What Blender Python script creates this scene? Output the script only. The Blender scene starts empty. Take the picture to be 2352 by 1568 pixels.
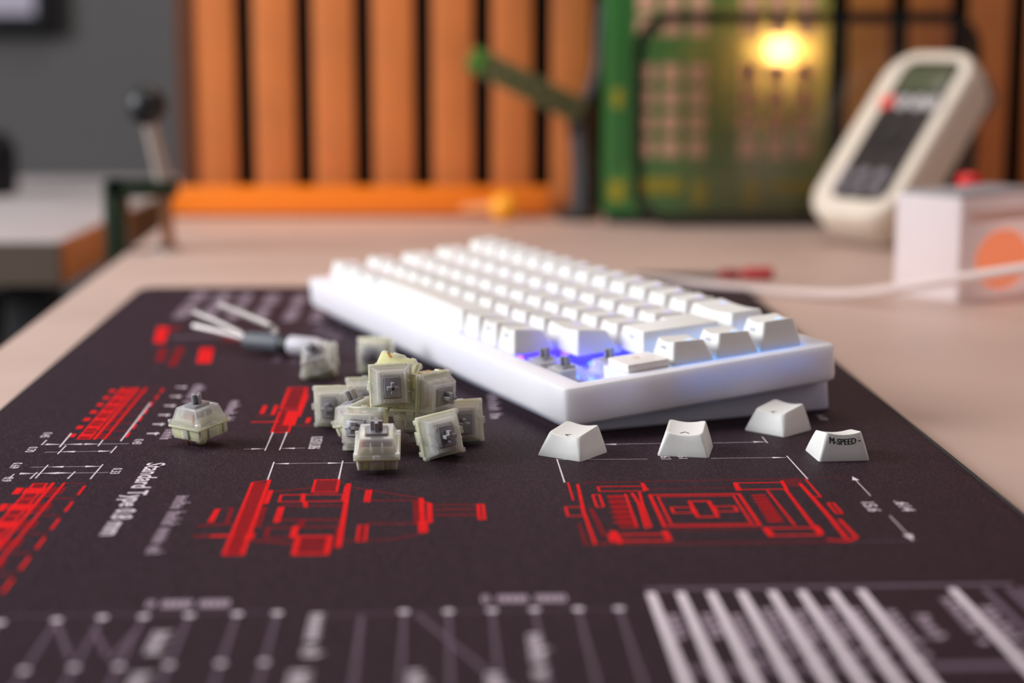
import bpy, bmesh, math, random
from mathutils import Vector, Matrix, Euler
from mathutils.geometry import tessellate_polygon

random.seed(7)
PI = math.pi
S = .001                                    # all builders work in millimetres
SC = bpy.context.scene
COL = SC.collection

# ------------------------------------------------------------------ camera
F_PX, PITCH, CAM_H = 4090.0, .1692, 143.41  # focal length in px of a 2352 wide frame, pitch down, height over the desk pad
cam = bpy.data.cameras.new('camera')
cam_o = bpy.data.objects.new('camera', cam)
COL.objects.link(cam_o)
cam_o.location = (0, 0, CAM_H * S)
cam_o.rotation_euler = (PI / 2 - PITCH, 0, 0)
cam.sensor_width = 36
cam.lens = F_PX / 2352 * 36
cam.clip_start = .01
cam.clip_end = 50
cam.dof.use_dof = True
cam.dof.focus_distance = .612
cam.dof.aperture_fstop = 5.4
SC.camera = cam_o

# ------------------------------------------------------------------ light
world = bpy.data.worlds.new('world')
world.use_nodes = True
world.node_tree.nodes['Background'].inputs[0].default_value = (.87, .86, .94, 1)
world.node_tree.nodes['Background'].inputs[1].default_value = .11
SC.world = world


def area(name, loc, target, sx, sy, power, color):
    l = bpy.data.lights.new(name, 'AREA')
    l.shape = 'RECTANGLE'
    l.size, l.size_y, l.energy, l.color = sx, sy, power, color
    o = bpy.data.objects.new(name, l)
    COL.objects.link(o)
    o.location = loc
    o.rotation_euler = (Vector(target) - Vector(loc)).to_track_quat('-Z', 'Y').to_euler()
    return o


area('window_light', (-1.74, .70, .78), (0, .75, 0), 1.2, 1.0, 51, (.94, .965, 1.0))
area('ceiling_light', (.05, 1.45, 1.75), (.05, .8, 0), 1.1, .9, 16, (1.0, .93, .87))
area('room_light', (1.35, .30, .85), (.1, .8, 0), .9, .7, 4, (1.0, .78, .72))
sp = bpy.data.lights.new('wall_spot', 'SPOT')
sp.energy, sp.color, sp.spot_size, sp.spot_blend, sp.shadow_soft_size = 10, (1.0, .62, .32), math.radians(36), .8, .04
spo = bpy.data.objects.new('wall_spot', sp)
COL.objects.link(spo)
spo.location = (-.30, 1.12, .75)
spo.rotation_euler = (Vector((-.16, 1.5, .15)) - Vector(spo.location)).to_track_quat('-Z', 'Y').to_euler()

SC.view_settings.view_transform = 'Standard'
SC.view_settings.look = 'None'
SC.view_settings.gamma = 1
SC.view_settings.use_curve_mapping = False
SC.view_settings.exposure = 0.0
SC.cycles.transparent_max_bounces = 40      # clear switch housings overlap many times


# ------------------------------------------------------------------ helpers
def lin(c):
    out = []
    for v in c[:3]:
        v /= 255
        out.append(v / 12.92 if v <= .04045 else ((v + .055) / 1.055) ** 2.4)
    return tuple(out)


_mats = {}


def mat(name, rgb, rough=.5, metal=0., noise=None, emit=None, bump=None, sss=None, coat=0., spec=.5):
    """Principled material; noise = (scale, amount) colour grain, bump = (scale, strength), emit = (rgb, strength)."""
    if name in _mats:
        return _mats[name]
    m = bpy.data.materials.new(name)
    m.use_nodes = True
    nt = m.node_tree
    b = nt.nodes['Principled BSDF']
    c = lin(rgb)
    b.inputs['Base Color'].default_value = (*c, 1)
    b.inputs['Roughness'].default_value = rough
    b.inputs['Metallic'].default_value = metal
    b.inputs['Coat Weight'].default_value = coat
    b.inputs['Specular IOR Level'].default_value = spec
    tc = nt.nodes.new('ShaderNodeTexCoord')
    if noise is None:
        noise = (300, .05)
    n = nt.nodes.new('ShaderNodeTexNoise')
    n.inputs['Scale'].default_value = noise[0]
    n.inputs['Detail'].default_value = 3
    nt.links.new(tc.outputs['Object'], n.inputs['Vector'])
    r = nt.nodes.new('ShaderNodeValToRGB')
    k = noise[1]
    r.color_ramp.elements[0].position = .3
    r.color_ramp.elements[1].position = .7
    r.color_ramp.elements[0].color = (*[v * (1 - k) for v in c], 1)
    r.color_ramp.elements[1].color = (*[min(1, v * (1 + k)) for v in c], 1)
    nt.links.new(n.outputs['Fac'], r.inputs['Fac'])
    nt.links.new(r.outputs['Color'], b.inputs['Base Color'])
    if bump:
        n2 = nt.nodes.new('ShaderNodeTexNoise')
        n2.inputs['Scale'].default_value = bump[0]
        nt.links.new(tc.outputs['Object'], n2.inputs['Vector'])
        bp = nt.nodes.new('ShaderNodeBump')
        bp.inputs['Strength'].default_value = bump[1]
        bp.inputs['Distance'].default_value = .0003
        nt.links.new(n2.outputs['Fac'], bp.inputs['Height'])
        nt.links.new(bp.outputs['Normal'], b.inputs['Normal'])
    if emit:
        b.inputs['Emission Color'].default_value = (*lin(emit[0]), 1)
        b.inputs['Emission Strength'].default_value = emit[1]
    if sss:
        b.inputs['Subsurface Weight'].default_value = sss[0]
        b.inputs['Subsurface Radius'].default_value = (1, 1, 1)
        b.inputs['Subsurface Scale'].default_value = sss[1]
    _mats[name] = m
    return m


def see_through(name, rgb, clear, rough=.08, trans=.6, tint=(1, 1, 1), gloss=.06, through=None):
    """Moulded clear plastic: mostly transparent, partly milky (diffuse + translucent), with a glossy skin."""
    if name in _mats:
        return _mats[name]
    m = bpy.data.materials.new(name)
    m.use_nodes = True
    nt = m.node_tree
    nt.nodes.clear()
    N, L = nt.nodes.new, nt.links.new
    out = N('ShaderNodeOutputMaterial')
    tr = N('ShaderNodeBsdfTransparent')
    tr.inputs[0].default_value = (*tint, 1)
    tc = N('ShaderNodeTexCoord')
    nz = N('ShaderNodeTexNoise')
    nz.inputs['Scale'].default_value = 260
    L(tc.outputs['Object'], nz.inputs['Vector'])
    rp = N('ShaderNodeValToRGB')
    c = lin(rgb)
    rp.color_ramp.elements[0].color = (*[v * .94 for v in c], 1)
    rp.color_ramp.elements[1].color = (*c, 1)
    L(nz.outputs['Fac'], rp.inputs['Fac'])
    df = N('ShaderNodeBsdfDiffuse')
    tl = N('ShaderNodeBsdfTranslucent')
    L(rp.outputs['Color'], df.inputs['Color'])
    if through:
        tl.inputs['Color'].default_value = (*lin(through), 1)
    else:
        L(rp.outputs['Color'], tl.inputs['Color'])
    mk = N('ShaderNodeMixShader')
    mk.inputs[0].default_value = trans
    L(df.outputs[0], mk.inputs[1])
    L(tl.outputs[0], mk.inputs[2])
    mx = N('ShaderNodeMixShader')
    mx.inputs[0].default_value = 1 - clear
    L(tr.outputs[0], mx.inputs[1])
    L(mk.outputs[0], mx.inputs[2])
    gl = N('ShaderNodeBsdfGlossy')
    gl.inputs['Roughness'].default_value = rough
    fr = N('ShaderNodeFresnel')
    fr.inputs['IOR'].default_value = 1.45
    ad = N('ShaderNodeMath')
    ad.operation = 'ADD'
    ad.inputs[1].default_value = gloss
    ad.use_clamp = True
    L(fr.outputs[0], ad.inputs[0])
    fm = N('ShaderNodeMixShader')
    L(ad.outputs[0], fm.inputs[0])
    L(mx.outputs[0], fm.inputs[1])
    L(gl.outputs[0], fm.inputs[2])
    L(fm.outputs[0], out.inputs[0])
    _mats[name] = m
    return m


def milky(name, rgb, clear, radius, rough=.15, tint=(1, 1, 1), glass=0.):
    """Moulded see-through plastic: part clear, part cloudy with light spreading inside, glossy skin."""
    m = mat(name, rgb, rough, noise=(260, .03), sss=(1.0, radius))
    nt = m.node_tree
    b = nt.nodes['Principled BSDF']
    b.inputs['Coat Weight'].default_value = 1.0
    b.inputs['Coat Roughness'].default_value = .06
    tr = nt.nodes.new('ShaderNodeBsdfTransparent')
    tr.inputs[0].default_value = (*tint, 1)
    mx = nt.nodes.new('ShaderNodeMixShader')
    mx.inputs[0].default_value = 1 - clear
    nt.links.new(tr.outputs[0], mx.inputs[1])
    nt.links.new(b.outputs[0], mx.inputs[2])
    last = mx
    if glass:
        gl = nt.nodes.new('ShaderNodeBsdfGlass')
        gl.inputs['IOR'].default_value = 1.35
        gl.inputs['Roughness'].default_value = .04
        last = nt.nodes.new('ShaderNodeMixShader')
        last.inputs[0].default_value = glass
        nt.links.new(mx.outputs[0], last.inputs[1])
        nt.links.new(gl.outputs[0], last.inputs[2])
    nt.links.new(last.outputs[0], nt.nodes['Material Output'].inputs[0])
    return m


def rrect(w, d, r, n=5, cx=0., cy=0.):
    """Rounded rectangle loop (counter-clockwise) as a list of (x, y)."""
    pts = []
    r = max(min(r, w / 2 - 1e-4, d / 2 - 1e-4), 1e-4)
    for qx, qy, a0 in ((1, 1, 0), (-1, 1, 90), (-1, -1, 180), (1, -1, 270)):
        for i in range(n):
            a = math.radians(a0 + 90 * i / (n - 1))
            pts.append((cx + qx * (w / 2 - r) + r * math.cos(a), cy + qy * (d / 2 - r) + r * math.sin(a)))
    return pts


class MB:
    """Collects geometry in millimetres and links it as one mesh object."""

    def __init__(self):
        self.v, self.f = [], []

    def add(self, verts, faces, M=None):
        b = len(self.v)
        self.v += [tuple(M @ Vector(p)) if M is not None else tuple(p) for p in verts]
        self.f += [tuple(i + b for i in f) for f in faces]
        return self

    def loft(self, loops, cap0=True, cap1=True, M=None, close=False):
        n = len(loops[0])
        vs = [p for l in loops for p in l]
        fs = []
        R = len(loops)
        for i in range(R if close else R - 1):
            j = (i + 1) % R
            for k in range(n):
                k2 = (k + 1) % n
                fs.append((i * n + k, i * n + k2, j * n + k2, j * n + k))
        if not close:
            if cap0:
                fs.append(tuple(range(n))[::-1])
            if cap1:
                fs.append(tuple((R - 1) * n + k for k in range(n)))
        return self.add(vs, fs, M)

    def box(self, x0, x1, y0, y1, z0, z1, r=0., M=None, n=4):
        if r > 0:
            w, d, cx, cy = x1 - x0, y1 - y0, (x0 + x1) / 2, (y0 + y1) / 2
            e = min(r * .5, (z1 - z0) / 3)
            L = [[(x, y, z) for x, y in rrect(w - 2 * i, d - 2 * i, max(r - i, .01), n, cx, cy)] for z, i in
                 ((z0, e), (z0 + e * .3, e * .3), (z0 + e, 0), (z1 - e, 0), (z1 - e * .3, e * .3), (z1, e))]
            return self.loft(L, M=M)
        L = [[(x0, y0, z), (x1, y0, z), (x1, y1, z), (x0, y1, z)] for z in (z0, z1)]
        return self.loft(L, M=M)

    def prism(self, poly, z0, z1, M=None):
        return self.loft([[(x, y, z0) for x, y in poly], [(x, y, z1) for x, y in poly]], M=M)

    def frustum(self, b, t, z0, z1, M=None):
        """b, t = (x0, x1, y0, y1) at z0 and z1."""
        L = [[(q[0], q[2], z), (q[1], q[2], z), (q[1], q[3], z), (q[0], q[3], z)] for q, z in ((b, z0), (t, z1))]
        return self.loft(L, M=M)

    def lathe(self, prof, n=24, M=None):
        L = [[(r * math.cos(2 * PI * k / n), r * math.sin(2 * PI * k / n), z) for k in range(n)] for r, z in prof]
        return self.loft(L, M=M)

    def tube(self, pts, r, n=10, M=None):
        P_ = [Vector(p) for p in pts]
        loops = []
        up = None
        for i, p in enumerate(P_):
            t = (P_[min(i + 1, len(P_) - 1)] - P_[max(i - 1, 0)]).normalized()
            if up is None:
                up = t.orthogonal().normalized()
            up = (up - t * up.dot(t)).normalized()
            s = t.cross(up)
            rr = r[i] if isinstance(r, (list, tuple)) else r
            loops.append([tuple(p + up * rr * math.cos(2 * PI * k / n) + s * rr * math.sin(2 * PI * k / n)) for k in range(n)])
        return self.loft(loops, M=M)

    def sphere(self, c, r, n=20, m=12):
        L = []
        for i in range(m + 1):
            a = -PI / 2 + PI * i / m
            rr = max(r * math.cos(a), 1e-3)
            L.append([(c[0] + rr * math.cos(2 * PI * k / n), c[1] + rr * math.sin(2 * PI * k / n), c[2] + r * math.sin(a)) for k in range(n)])
        return self.loft(L)

    def flat(self, poly, z):
        """One flat polygon at height z (print)."""
        return self.add([(x, y, z) for x, y in poly], [tuple(range(len(poly)))])

    def build(self, name, material, parent=None, bevel=0., smooth=True, angle=32, segs=2):
        me = bpy.data.meshes.new(name)
        bm = bmesh.new()
        vs = [bm.verts.new((x * S, y * S, z * S)) for x, y, z in self.v]
        for f in self.f:
            try:
                bm.faces.new([vs[i] for i in f])
            except ValueError:
                pass
        bmesh.ops.recalc_face_normals(bm, faces=bm.faces[:])
        if bevel:
            es = [e for e in bm.edges if len(e.link_faces) == 2 and e.calc_face_angle(0) > .5]
            bmesh.ops.bevel(bm, geom=es, offset=bevel * S, segments=segs, profile=.5, affect='EDGES', clamp_overlap=True)
        bm.to_mesh(me)
        bm.free()
        if smooth and me.polygons:
            me.polygons.foreach_set('use_smooth', [True] * len(me.polygons))
            me.set_sharp_from_angle(angle=math.radians(angle))
        me.materials.append(material)
        o = bpy.data.objects.new(name, me)
        COL.objects.link(o)
        if parent:
            o.parent = parent
        return o


def tag(o, label, cat, group=None, kind=None):
    o['label'] = label
    o['category'] = cat
    if group:
        o['group'] = group
    if kind:
        o['kind'] = kind
    return o


def thing(name, label, cat, loc=(0, 0, 0), rot=(0, 0, 0), group=None):
    o = bpy.data.objects.new(name, None)
    o.empty_display_size = .01
    COL.objects.link(o)
    o.location = tuple(v * S for v in loc)
    o.rotation_euler = rot
    return tag(o, label, cat, group)


def structure(o):
    o['kind'] = 'structure'
    return o


def copy_part(src, parent, name=None):
    c = src.copy()
    c.location = (0, 0, 0)
    COL.objects.link(c)
    c.parent = parent
    if name:
        c.name = name
    return c


def aim(axis, spin=0.):
    """Rotation matrix that turns local +z towards axis, after a spin (degrees) about z."""
    q = Vector(axis).normalized()
    y = Vector((0, 0, 1))
    x = y.cross(q)
    if x.length < 1e-4:
        x = Vector((1, 0, 0))
    x.normalize()
    y = q.cross(x)
    R = Matrix((x, y, q)).transposed()
    return (R @ Matrix.Rotation(math.radians(spin), 3, 'Z'))


_c, _s = math.cos(PITCH), math.sin(PITCH)


def on_plane(u, v, z=0.):
    """Where the line of sight of a point of the photograph meets the level plane z (mm)."""
    d = (v - 784) / F_PX
    r = ((u - 1176) / F_PX, _c - d * _s, -_s - d * _c)
    t = (z - CAM_H) / r[2]
    return Vector((r[0] * t, r[1] * t, z))


def text_mesh(body, size, align='LEFT', bold=0.):
    """Flat lettering in the built-in font: (verts, faces) in mm, baseline start at the origin."""
    cu = bpy.data.curves.new('lettering', 'FONT')
    cu.body, cu.size, cu.align_x = body, size, align
    cu.offset = bold
    cu.resolution_u = 2
    o = bpy.data.objects.new('lettering', cu)
    COL.objects.link(o)
    dg = bpy.context.evaluated_depsgraph_get()
    me = bpy.data.meshes.new_from_object(o.evaluated_get(dg))
    vs = [tuple(v.co) for v in me.vertices]
    fs = [tuple(p.vertices) for p in me.polygons]
    bpy.data.objects.remove(o)
    bpy.data.meshes.remove(me)
    bpy.data.curves.remove(cu)
    return vs, fs


# ------------------------------------------------------------------ room
M_wall = mat('grey_wall_paint', (98, 94, 94), .85, noise=(6, .04))
o = structure(MB().box(-3000, 3000, 2500, 2600, -750, 1900).build('wall_back', M_wall))
o['label'] = 'plain grey painted wall behind the desks'
o['category'] = 'wall'
o = structure(MB().box(-3000, 3000, -1500, 2500, -780, -750).build('floor', mat('dark_floor', (58, 56, 56), .6, noise=(8, .15))))
o['label'] = 'dark grey floor under the desks'
o['category'] = 'floor'

DESK_Z = -3.0
M_desk = mat('stone_laminate', (195, 167, 154), .5, noise=(9, .07), bump=(900, .03))
M_desk_edge = mat('desk_edge_band', (150, 140, 134), .5)
M_black = mat('black_plastic', (20, 20, 22), .45)
M_steel = mat('brushed_steel', (175, 172, 168), .3, 1.)
desk = thing('work_desk', 'pinkish beige stone-look desk carrying the keyboard and the dark printed pad', 'desk', (0, 0, -750))
poly = [(-208, 150), (640, 190), (640, 1494), (-281, 1494)]
MB().prism(poly, DESK_Z - 28 + 750, DESK_Z + 750).build('tabletop', M_desk, desk, bevel=1.2)
for x, y in ((-215, 260), (590, 260), (-235, 1450), (590, 1450)):
    MB().box(x - 20, x + 20, y - 20, y + 20, 0, DESK_Z - 28 + 750, r=3).build('leg', M_black, desk)

# ------------------------------------------------------------------ desk pad with its print
PYAW = .044
pad_poly_z = 0.


def pp(u, v):
    """Point of the photograph to pad coordinates."""
    p = on_plane(u, v, 0)
    return (p.x * math.cos(PYAW) + p.y * math.sin(PYAW), -p.x * math.sin(PYAW) + p.y * math.cos(PYAW))


def fabric(name, rgb, glint):
    m = bpy.data.materials.new(name)
    m.use_nodes = True
    nt = m.node_tree
    N, L = nt.nodes.new, nt.links.new
    b = nt.nodes['Principled BSDF']
    tc = N('ShaderNodeTexCoord')
    n = N('ShaderNodeTexNoise')
    n.inputs['Scale'].default_value = 1900
    n.inputs['Detail'].default_value = 2
    L(tc.outputs['Object'], n.inputs['Vector'])
    r = N('ShaderNodeValToRGB')
    c = lin(rgb)
    r.color_ramp.elements[0].position = .35
    r.color_ramp.elements[0].color = (*[v * .55 for v in c], 1)
    r.color_ramp.elements[1].position = .58
    r.color_ramp.elements[1].color = (*[v * 1.25 for v in c], 1)
    e = r.color_ramp.elements.new(.72)
    e.color = (*[v * glint for v in c], 1)  # noise peaks paint bright glints of the weave into the colour
    L(n.outputs['Fac'], r.inputs['Fac'])
    L(r.outputs['Color'], b.inputs['Base Color'])
    b.inputs['Roughness'].default_value = .62
    b.inputs['Specular IOR Level'].default_value = .1
    bp = N('ShaderNodeBump')
    bp.inputs['Strength'].default_value = .5
    bp.inputs['Distance'].default_value = .0003
    L(n.outputs['Fac'], bp.inputs['Height'])
    L(bp.outputs['Normal'], b.inputs['Normal'])
    return m


M_pad = fabric('pad_cloth', (45, 31, 39), 4.5)
pad = thing('desk_pad', 'large dark charcoal cloth desk pad printed with red and white switch diagrams', 'desk pad', (0, 0, DESK_Z), (0, 0, PYAW))
PX0, PX1, PY0, PY1 = -169.2, 178.9, 250.0, 1034.0
MB().box(PX0, PX1, PY0, PY1, 0, 3.0, r=9, n=8).build('cloth', M_pad, pad)
edge = rrect(PX1 - PX0, PY1 - PY0, 9, 8, (PX0 + PX1) / 2, (PY0 + PY1) / 2)
MB().tube([(x, y, 1.9) for x, y in edge + edge[:1]], 1.3, 8).build('stitched_edge', mat('edge_thread', (26, 27, 25), .8, noise=(1500, .5)), pad)

ZP = 3.01
M_red = mat('red_print', (226, 24, 28), .7, noise=(1800, .3), spec=.08)
M_reddim = mat('dim_red_print', (124, 22, 30), .7, noise=(1800, .35), spec=.08)
M_wh = mat('white_print', (224, 210, 218), .7, noise=(1800, .25), spec=.08)
M_gr = mat('grey_print', (106, 88, 102), .7, noise=(1800, .25), spec=.08)


class Art:
    """Flat print on the pad in one ink, drawn in pad millimetres; each drawing of the pad becomes a part of its own."""
    drawing = 'switch_top_view_print'
    inks = []

    def __init__(self, z, material):
        self.by = {}
        self.z0, self.n = z, 0
        self.material = material
        Art.inks.append(self)

    @property
    def z(self):
        self.n += 1                             # overlapping strokes never lie in exactly one plane
        return self.z0 + (self.n % 40) * .0004

    @property
    def m(self):
        return self.by.setdefault(Art.drawing, MB())

    def seg(self, a, b, w):
        a, b = Vector(a), Vector(b)
        d = (b - a)
        if d.length < 1e-6:
            return
        d.normalize()
        n = Vector((-d.y, d.x)) * w / 2
        e = d * w * .3
        self.m.flat([tuple(a - n - e), tuple(b - n + e), tuple(b + n + e), tuple(a + n - e)], self.z)

    def line(self, pts, w):
        for a, b in zip(pts[:-1], pts[1:]):
            self.seg(a, b, w)

    def rect(self, x0, y0, x1, y1, w):
        self.line([(x0, y0), (x1, y0), (x1, y1), (x0, y1), (x0, y0)], w)

    def fill(self, x0, y0, x1, y1):
        self.m.flat([(x0, y0), (x1, y0), (x1, y1), (x0, y1)], self.z)

    def dot(self, x, y, r):
        self.m.flat([(x + r * math.cos(k * PI / 5), y + r * math.sin(k * PI / 5)) for k in range(10)], self.z)

    def tri(self, p, d, s):
        d = Vector(d).normalized()
        n = Vector((-d.y, d.x))
        p = Vector(p)
        self.m.flat([tuple(p), tuple(p - d * s * 2.6 + n * s * .6), tuple(p - d * s * 2.6 - n * s * .6)], self.z)

    def word(self, body, x, y, size, wx=1.0, wy=1.0):
        """Lettering that runs towards -y with its tops to +x."""
        vs, fs = text_mesh(body, size, bold=size * .012)
        z = self.z
        self.m.add([(x + p[1] * wx, y - p[0] * wy, z) for p in vs], fs)

    def scribble(self, x0, x1, y0, y1, n):
        """Small illegible lettering: rows of short strokes, running towards -y."""
        st = (y1 - y0) / n
        for i in range(n):
            if i % 7 == 6:
                continue
            y = y1 - st * (i + .5)
            h = (x1 - x0) * random.choice((.65, .7, 1.0))
            self.seg((x0, y + st * .2), (x0 + h, y + st * .2), st * .22)
            self.seg((x0, y - st * .22), (x0 + h * .7, y - st * .22), st * .22)
            self.seg((x0 + h * .6, y + st * .2), (x0 + h * .6, y - st * .2), st * .3)


def build_prints():
    names = []
    for a in Art.inks:
        names += [n for n in a.by if n not in names]
    for n in names:
        inks = [a for a in Art.inks if n in a.by]
        whole, idx = MB(), []
        for k, a in enumerate(inks):
            mb = a.by[n]
            whole.add(mb.v, mb.f)
            idx += [k] * len(mb.f)
        me = bpy.data.meshes.new(n)
        me.from_pydata([tuple(c * S for c in v) for v in whole.v], [], whole.f)
        for a in inks:
            me.materials.append(a.material)
        me.polygons.foreach_set('material_index', idx)
        o = bpy.data.objects.new(n, me)
        COL.objects.link(o)
        o.parent = pad
        o['kind'] = 'stuff'


# --- right hand drawing: switch seen from above (x 42..122, y 492..567)
R, Dm, W_ = Art(ZP + .04, M_red), Art(ZP, M_reddim), Art(ZP + .08, M_wh)
G_ = Art(ZP + .02, M_gr)
G2 = Art(ZP + .06, mat('pale_print', (178, 158, 172), .7, noise=(1800, .25), spec=.08))


def Z8(x, y):
    return pp(1240 + x * .3912, 980 + y * .3912)


def zrect(A, f, x0, y0, x1, y1, w):
    a, b = f(x0, y0), f(x1, y1)
    A.rect(min(a[0], b[0]), min(a[1], b[1]), max(a[0], b[0]), max(a[1], b[1]), w)


def zfill(A, f, x0, y0, x1, y1):
    a, b = f(x0, y0), f(x1, y1)
    A.fill(min(a[0], b[0]), min(a[1], b[1]), max(a[0], b[0]), max(a[1], b[1]))


def zline(A, f, pts, w):
    A.line([f(*p) for p in pts], w)


zrect(R, Z8, 645, 400, 1292, 578, 1.1)
zrect(R, Z8, 692, 410, 1245, 570, .7)
zrect(R, Z8, 165, 328, 195, 430, .6)
zrect(R, Z8, 150, 472, 262, 523, .8)
zline(R, Z8, [(222, 340), (258, 500), (325, 690)], 1.0)
zline(Dm, Z8, [(232, 570), (268, 690), (1860, 672)], .9)
zline(Dm, Z8, [(225, 330), (350, 325), (1570, 303)], .6)
zline(Dm, Z8, [(625, 365), (1150, 355)], .5)
zline(Dm, Z8, [(770, 606), (1320, 596)], .8)
zrect(R, Z8, 340, 352, 615, 376, .8)
zline(R, Z8, [(600, 332), (628, 372)], 1.2)
zrect(R, Z8, 1150, 330, 1450, 366, .9)
zline(R, Z8, [(1148, 330), (1166, 372)], 1.6)
zfill(Dm, Z8, 395, 400, 565, 598)
for i in range(6):
    zline(R, Z8, [(398 + 7 * i, 412 + 30 * i), (520 + 8 * i, 408 + 30 * i)], .7)
zline(R, Z8, [(500, 395), (570, 590)], .8)
zline(R, Z8, [(540, 390), (580, 450), (625, 595)], 1.0)
zline(R, Z8, [(585, 385), (600, 450), (650, 590)], .9)
zrect(R, Z8, 310, 400, 375, 470, .8)
zline(Dm, Z8, [(300, 480), (380, 640)], 1.4)
zrect(R, Z8, 770, 474, 905, 504, .9)
zrect(R, Z8, 878, 438, 1045, 528, 1.2)
zrect(R, Z8, 1020, 468, 1160, 496, .9)
zfill(Dm, Z8, 1240, 400, 1440, 560)
for i in range(9):
    zline(R, Z8, [(1246 + 11 * i, 404 + 19 * i), (1322 + 12 * i, 400 + 19 * i)], .6)
zline(R, Z8, [(1335, 374), (1498, 580)], .7)
zline(R, Z8, [(1440, 365), (1640, 628)], 1.1)
zline(R, Z8, [(1420, 318), (1450, 372)], 1.2)
zline(R, Z8, [(1528, 335), (1640, 460), (1700, 530), (1800, 655)], 1.3)
zline(R, Z8, [(1560, 308), (1650, 412), (1600, 412)], .7)
for k in range(5):
    zline(Dm, Z8, [(1430 + 18 * k, 312), (1450 + 20 * k, 345)], .6)
zline(Dm, Z8, [(1440, 318), (1490, 306), (1530, 312), (1525, 345), (1480, 352)], .7)
zrect(R, Z8, 1690, 448, 1775, 508, .8)
zrect(R, Z8, 410, 634, 755, 668, 1.3)
zline(R, Z8, [(430, 615), (470, 680)], 2.0)
zline(R, Z8, [(735, 615), (760, 665)], 1.8)
zrect(R, Z8, 1330, 596, 1650, 635, 1.2)
zline(R, Z8, [(1325, 595), (1360, 640)], 2.0)
zline(R, Z8, [(1620, 585), (1650, 625)], 1.8)
zline(R, Z8, [(1760, 545), (1860, 650), (1800, 672), (1690, 660)], 1.1)
zline(Dm, Z8, [(330, 690), (520, 655)], 1.0)
# its white dimension lines
zline(W_, Z8, [(100, 190), (145, 327)], .5)
zline(W_, Z8, [(1450, 172), (1572, 307)], .5)
zline(W_, Z8, [(100, 194), (630, 190)], .3)
zline(W_, Z8, [(1005, 186), (1445, 181)], .3)
zline(W_, Z8, [(385, 104), (720, 98)], .3)
zline(W_, Z8, [(1020, 96), (1330, 89)], .3)
zline(W_, Z8, [(1305, 60), (1337, 96)], .4)
W_.tri(Z8(1445, 181), (1, 0), 1.8)
W_.tri(Z8(1330, 89), (1, 0), 1.8)
W_.tri(Z8(372, 104), (-1, 0), 1.8)
x_, y_ = Z8(692, 150)
W_.word('15.61', x_, y_ + 1, 5.2, .95, 1.1)
x_, y_ = Z8(795, 150)
W_.word('0.61', x_, y_ - 2, 4.6, .95, 1.1)
zline(Dm, Z8, [(1600, 299), (1830, 297)], .25)
a_, b_ = Z8(1838, 297), Z8(2175, 652)
W_.seg((a_[0], a_[1]), (a_[0], (a_[1] + b_[1]) / 2 + 12), .3)
W_.seg((a_[0], (a_[1] + b_[1]) / 2 - 12), (a_[0], b_[1]), .3)
W_.tri(Z8(1834, 292), (0, 1), 2.0)
W_.tri((a_[0], b_[1] - 3), (0, -1), 2.4)
zline(G_, Z8, [(1830, 675), (2240, 668)], .4)
x_, y_ = Z8(1860, 438)
W_.word('15.6', x_ + 1, y_, 6.2, .95, 1.15)
W_.word('.614', x_ + 11.5, y_, 6.2, .95, 1.15)
x_, y_ = pp(1872, 952)
W_.word('14.00', x_, y_, 4.6, 1, 1)

# --- left hand drawing: switch seen from the side
Art.drawing = 'switch_side_view_print'
def Z7(x, y):
    return pp(400 + x * .3316, 1040 + y * .3316)


hx0, hy1 = Z7(545, 205)
hx1, hy0 = Z7(485, 705)
hx0 = (hx0 + Z7(340, 705)[0]) / 2
hx1 = (hx1 + Z7(645, 190)[0]) / 2
Dm.fill(hx0, hy0, hx1, hy1)
R.seg((hx0, hy0), (hx0, hy1), 1.0)
R.seg((hx1, hy0), (hx1, hy1 + 3), 1.3)
R.seg((hx0, hy1), (hx1, hy1 + 3), .5)
R.seg((hx0, hy0), (hx1, hy0), .8)
k = hy0 + 1.2
while k < hy1:
    R.seg((hx0, k), (hx1, k), .35)
    k += 2.1
zline(R, Z7, [(252, 478), (300, 392)], 1.7)
zline(Dm, Z7, [(365, 485), (402, 380)], 1.4)
zline(Dm, Z7, [(300, 388), (405, 378)], .5)
zline(Dm, Z7, [(170, 505), (400, 490)], 1.6)
zline(Dm, Z7, [(150, 577), (270, 575)], 2.0)
zline(R, Z7, [(262, 576), (405, 572)], 2.0)
zline(R, Z7, [(670, 262), (635, 350)], 1.6)
zline(Dm, Z7, [(625, 375), (580, 512)], 1.8)
zline(R, Z7, [(515, 590), (530, 560)], 2.6)
zline(Dm, Z7, [(640, 272), (960, 240)], 1.0)
zline(Dm, Z7, [(1140, 218), (1215, 214)], .9)
a_, b_ = Z7(980, 187), Z7(1125, 270)
Dm.fill(a_[0], b_[1], b_[0], a_[1])
R.rect(a_[0], b_[1], b_[0], a_[1], .9)
zline(R, Z7, [(1210, 215), (1185, 380), (1138, 650)], 1.5)
zline(R, Z7, [(1200, 230), (1190, 275)], 1.8)
zline(Dm, Z7, [(1235, 238), (1700, 312)], .8)
zline(R, Z7, [(1712, 315), (1725, 548)], 1.6)
zline(R, Z7, [(1722, 480), (1726, 545)], 2.8)
zline(Dm, Z7, [(1680, 330), (1688, 492)], 2.4)
zline(Dm, Z7, [(1180, 612), (1500, 600), (1735, 552)], .9)
zrect(R, Z7, 742, 292, 1165, 334, .8)
zline(R, Z7, [(895, 285), (890, 338)], 1.4)
zline(Dm, Z7, [(750, 366), (1175, 366)], 1.2)
zline(R, Z7, [(905, 338), (912, 374)], 1.4)
zline(R, Z7, [(708, 478), (742, 378)], 2.0)
zline(Dm, Z7, [(750, 462), (1155, 464)], 1.6)
zline(Dm, Z7, [(862, 520), (888, 470)], 2.2)
zrect(Dm, Z7, 655, 516, 1125, 580, 1.4)
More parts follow.
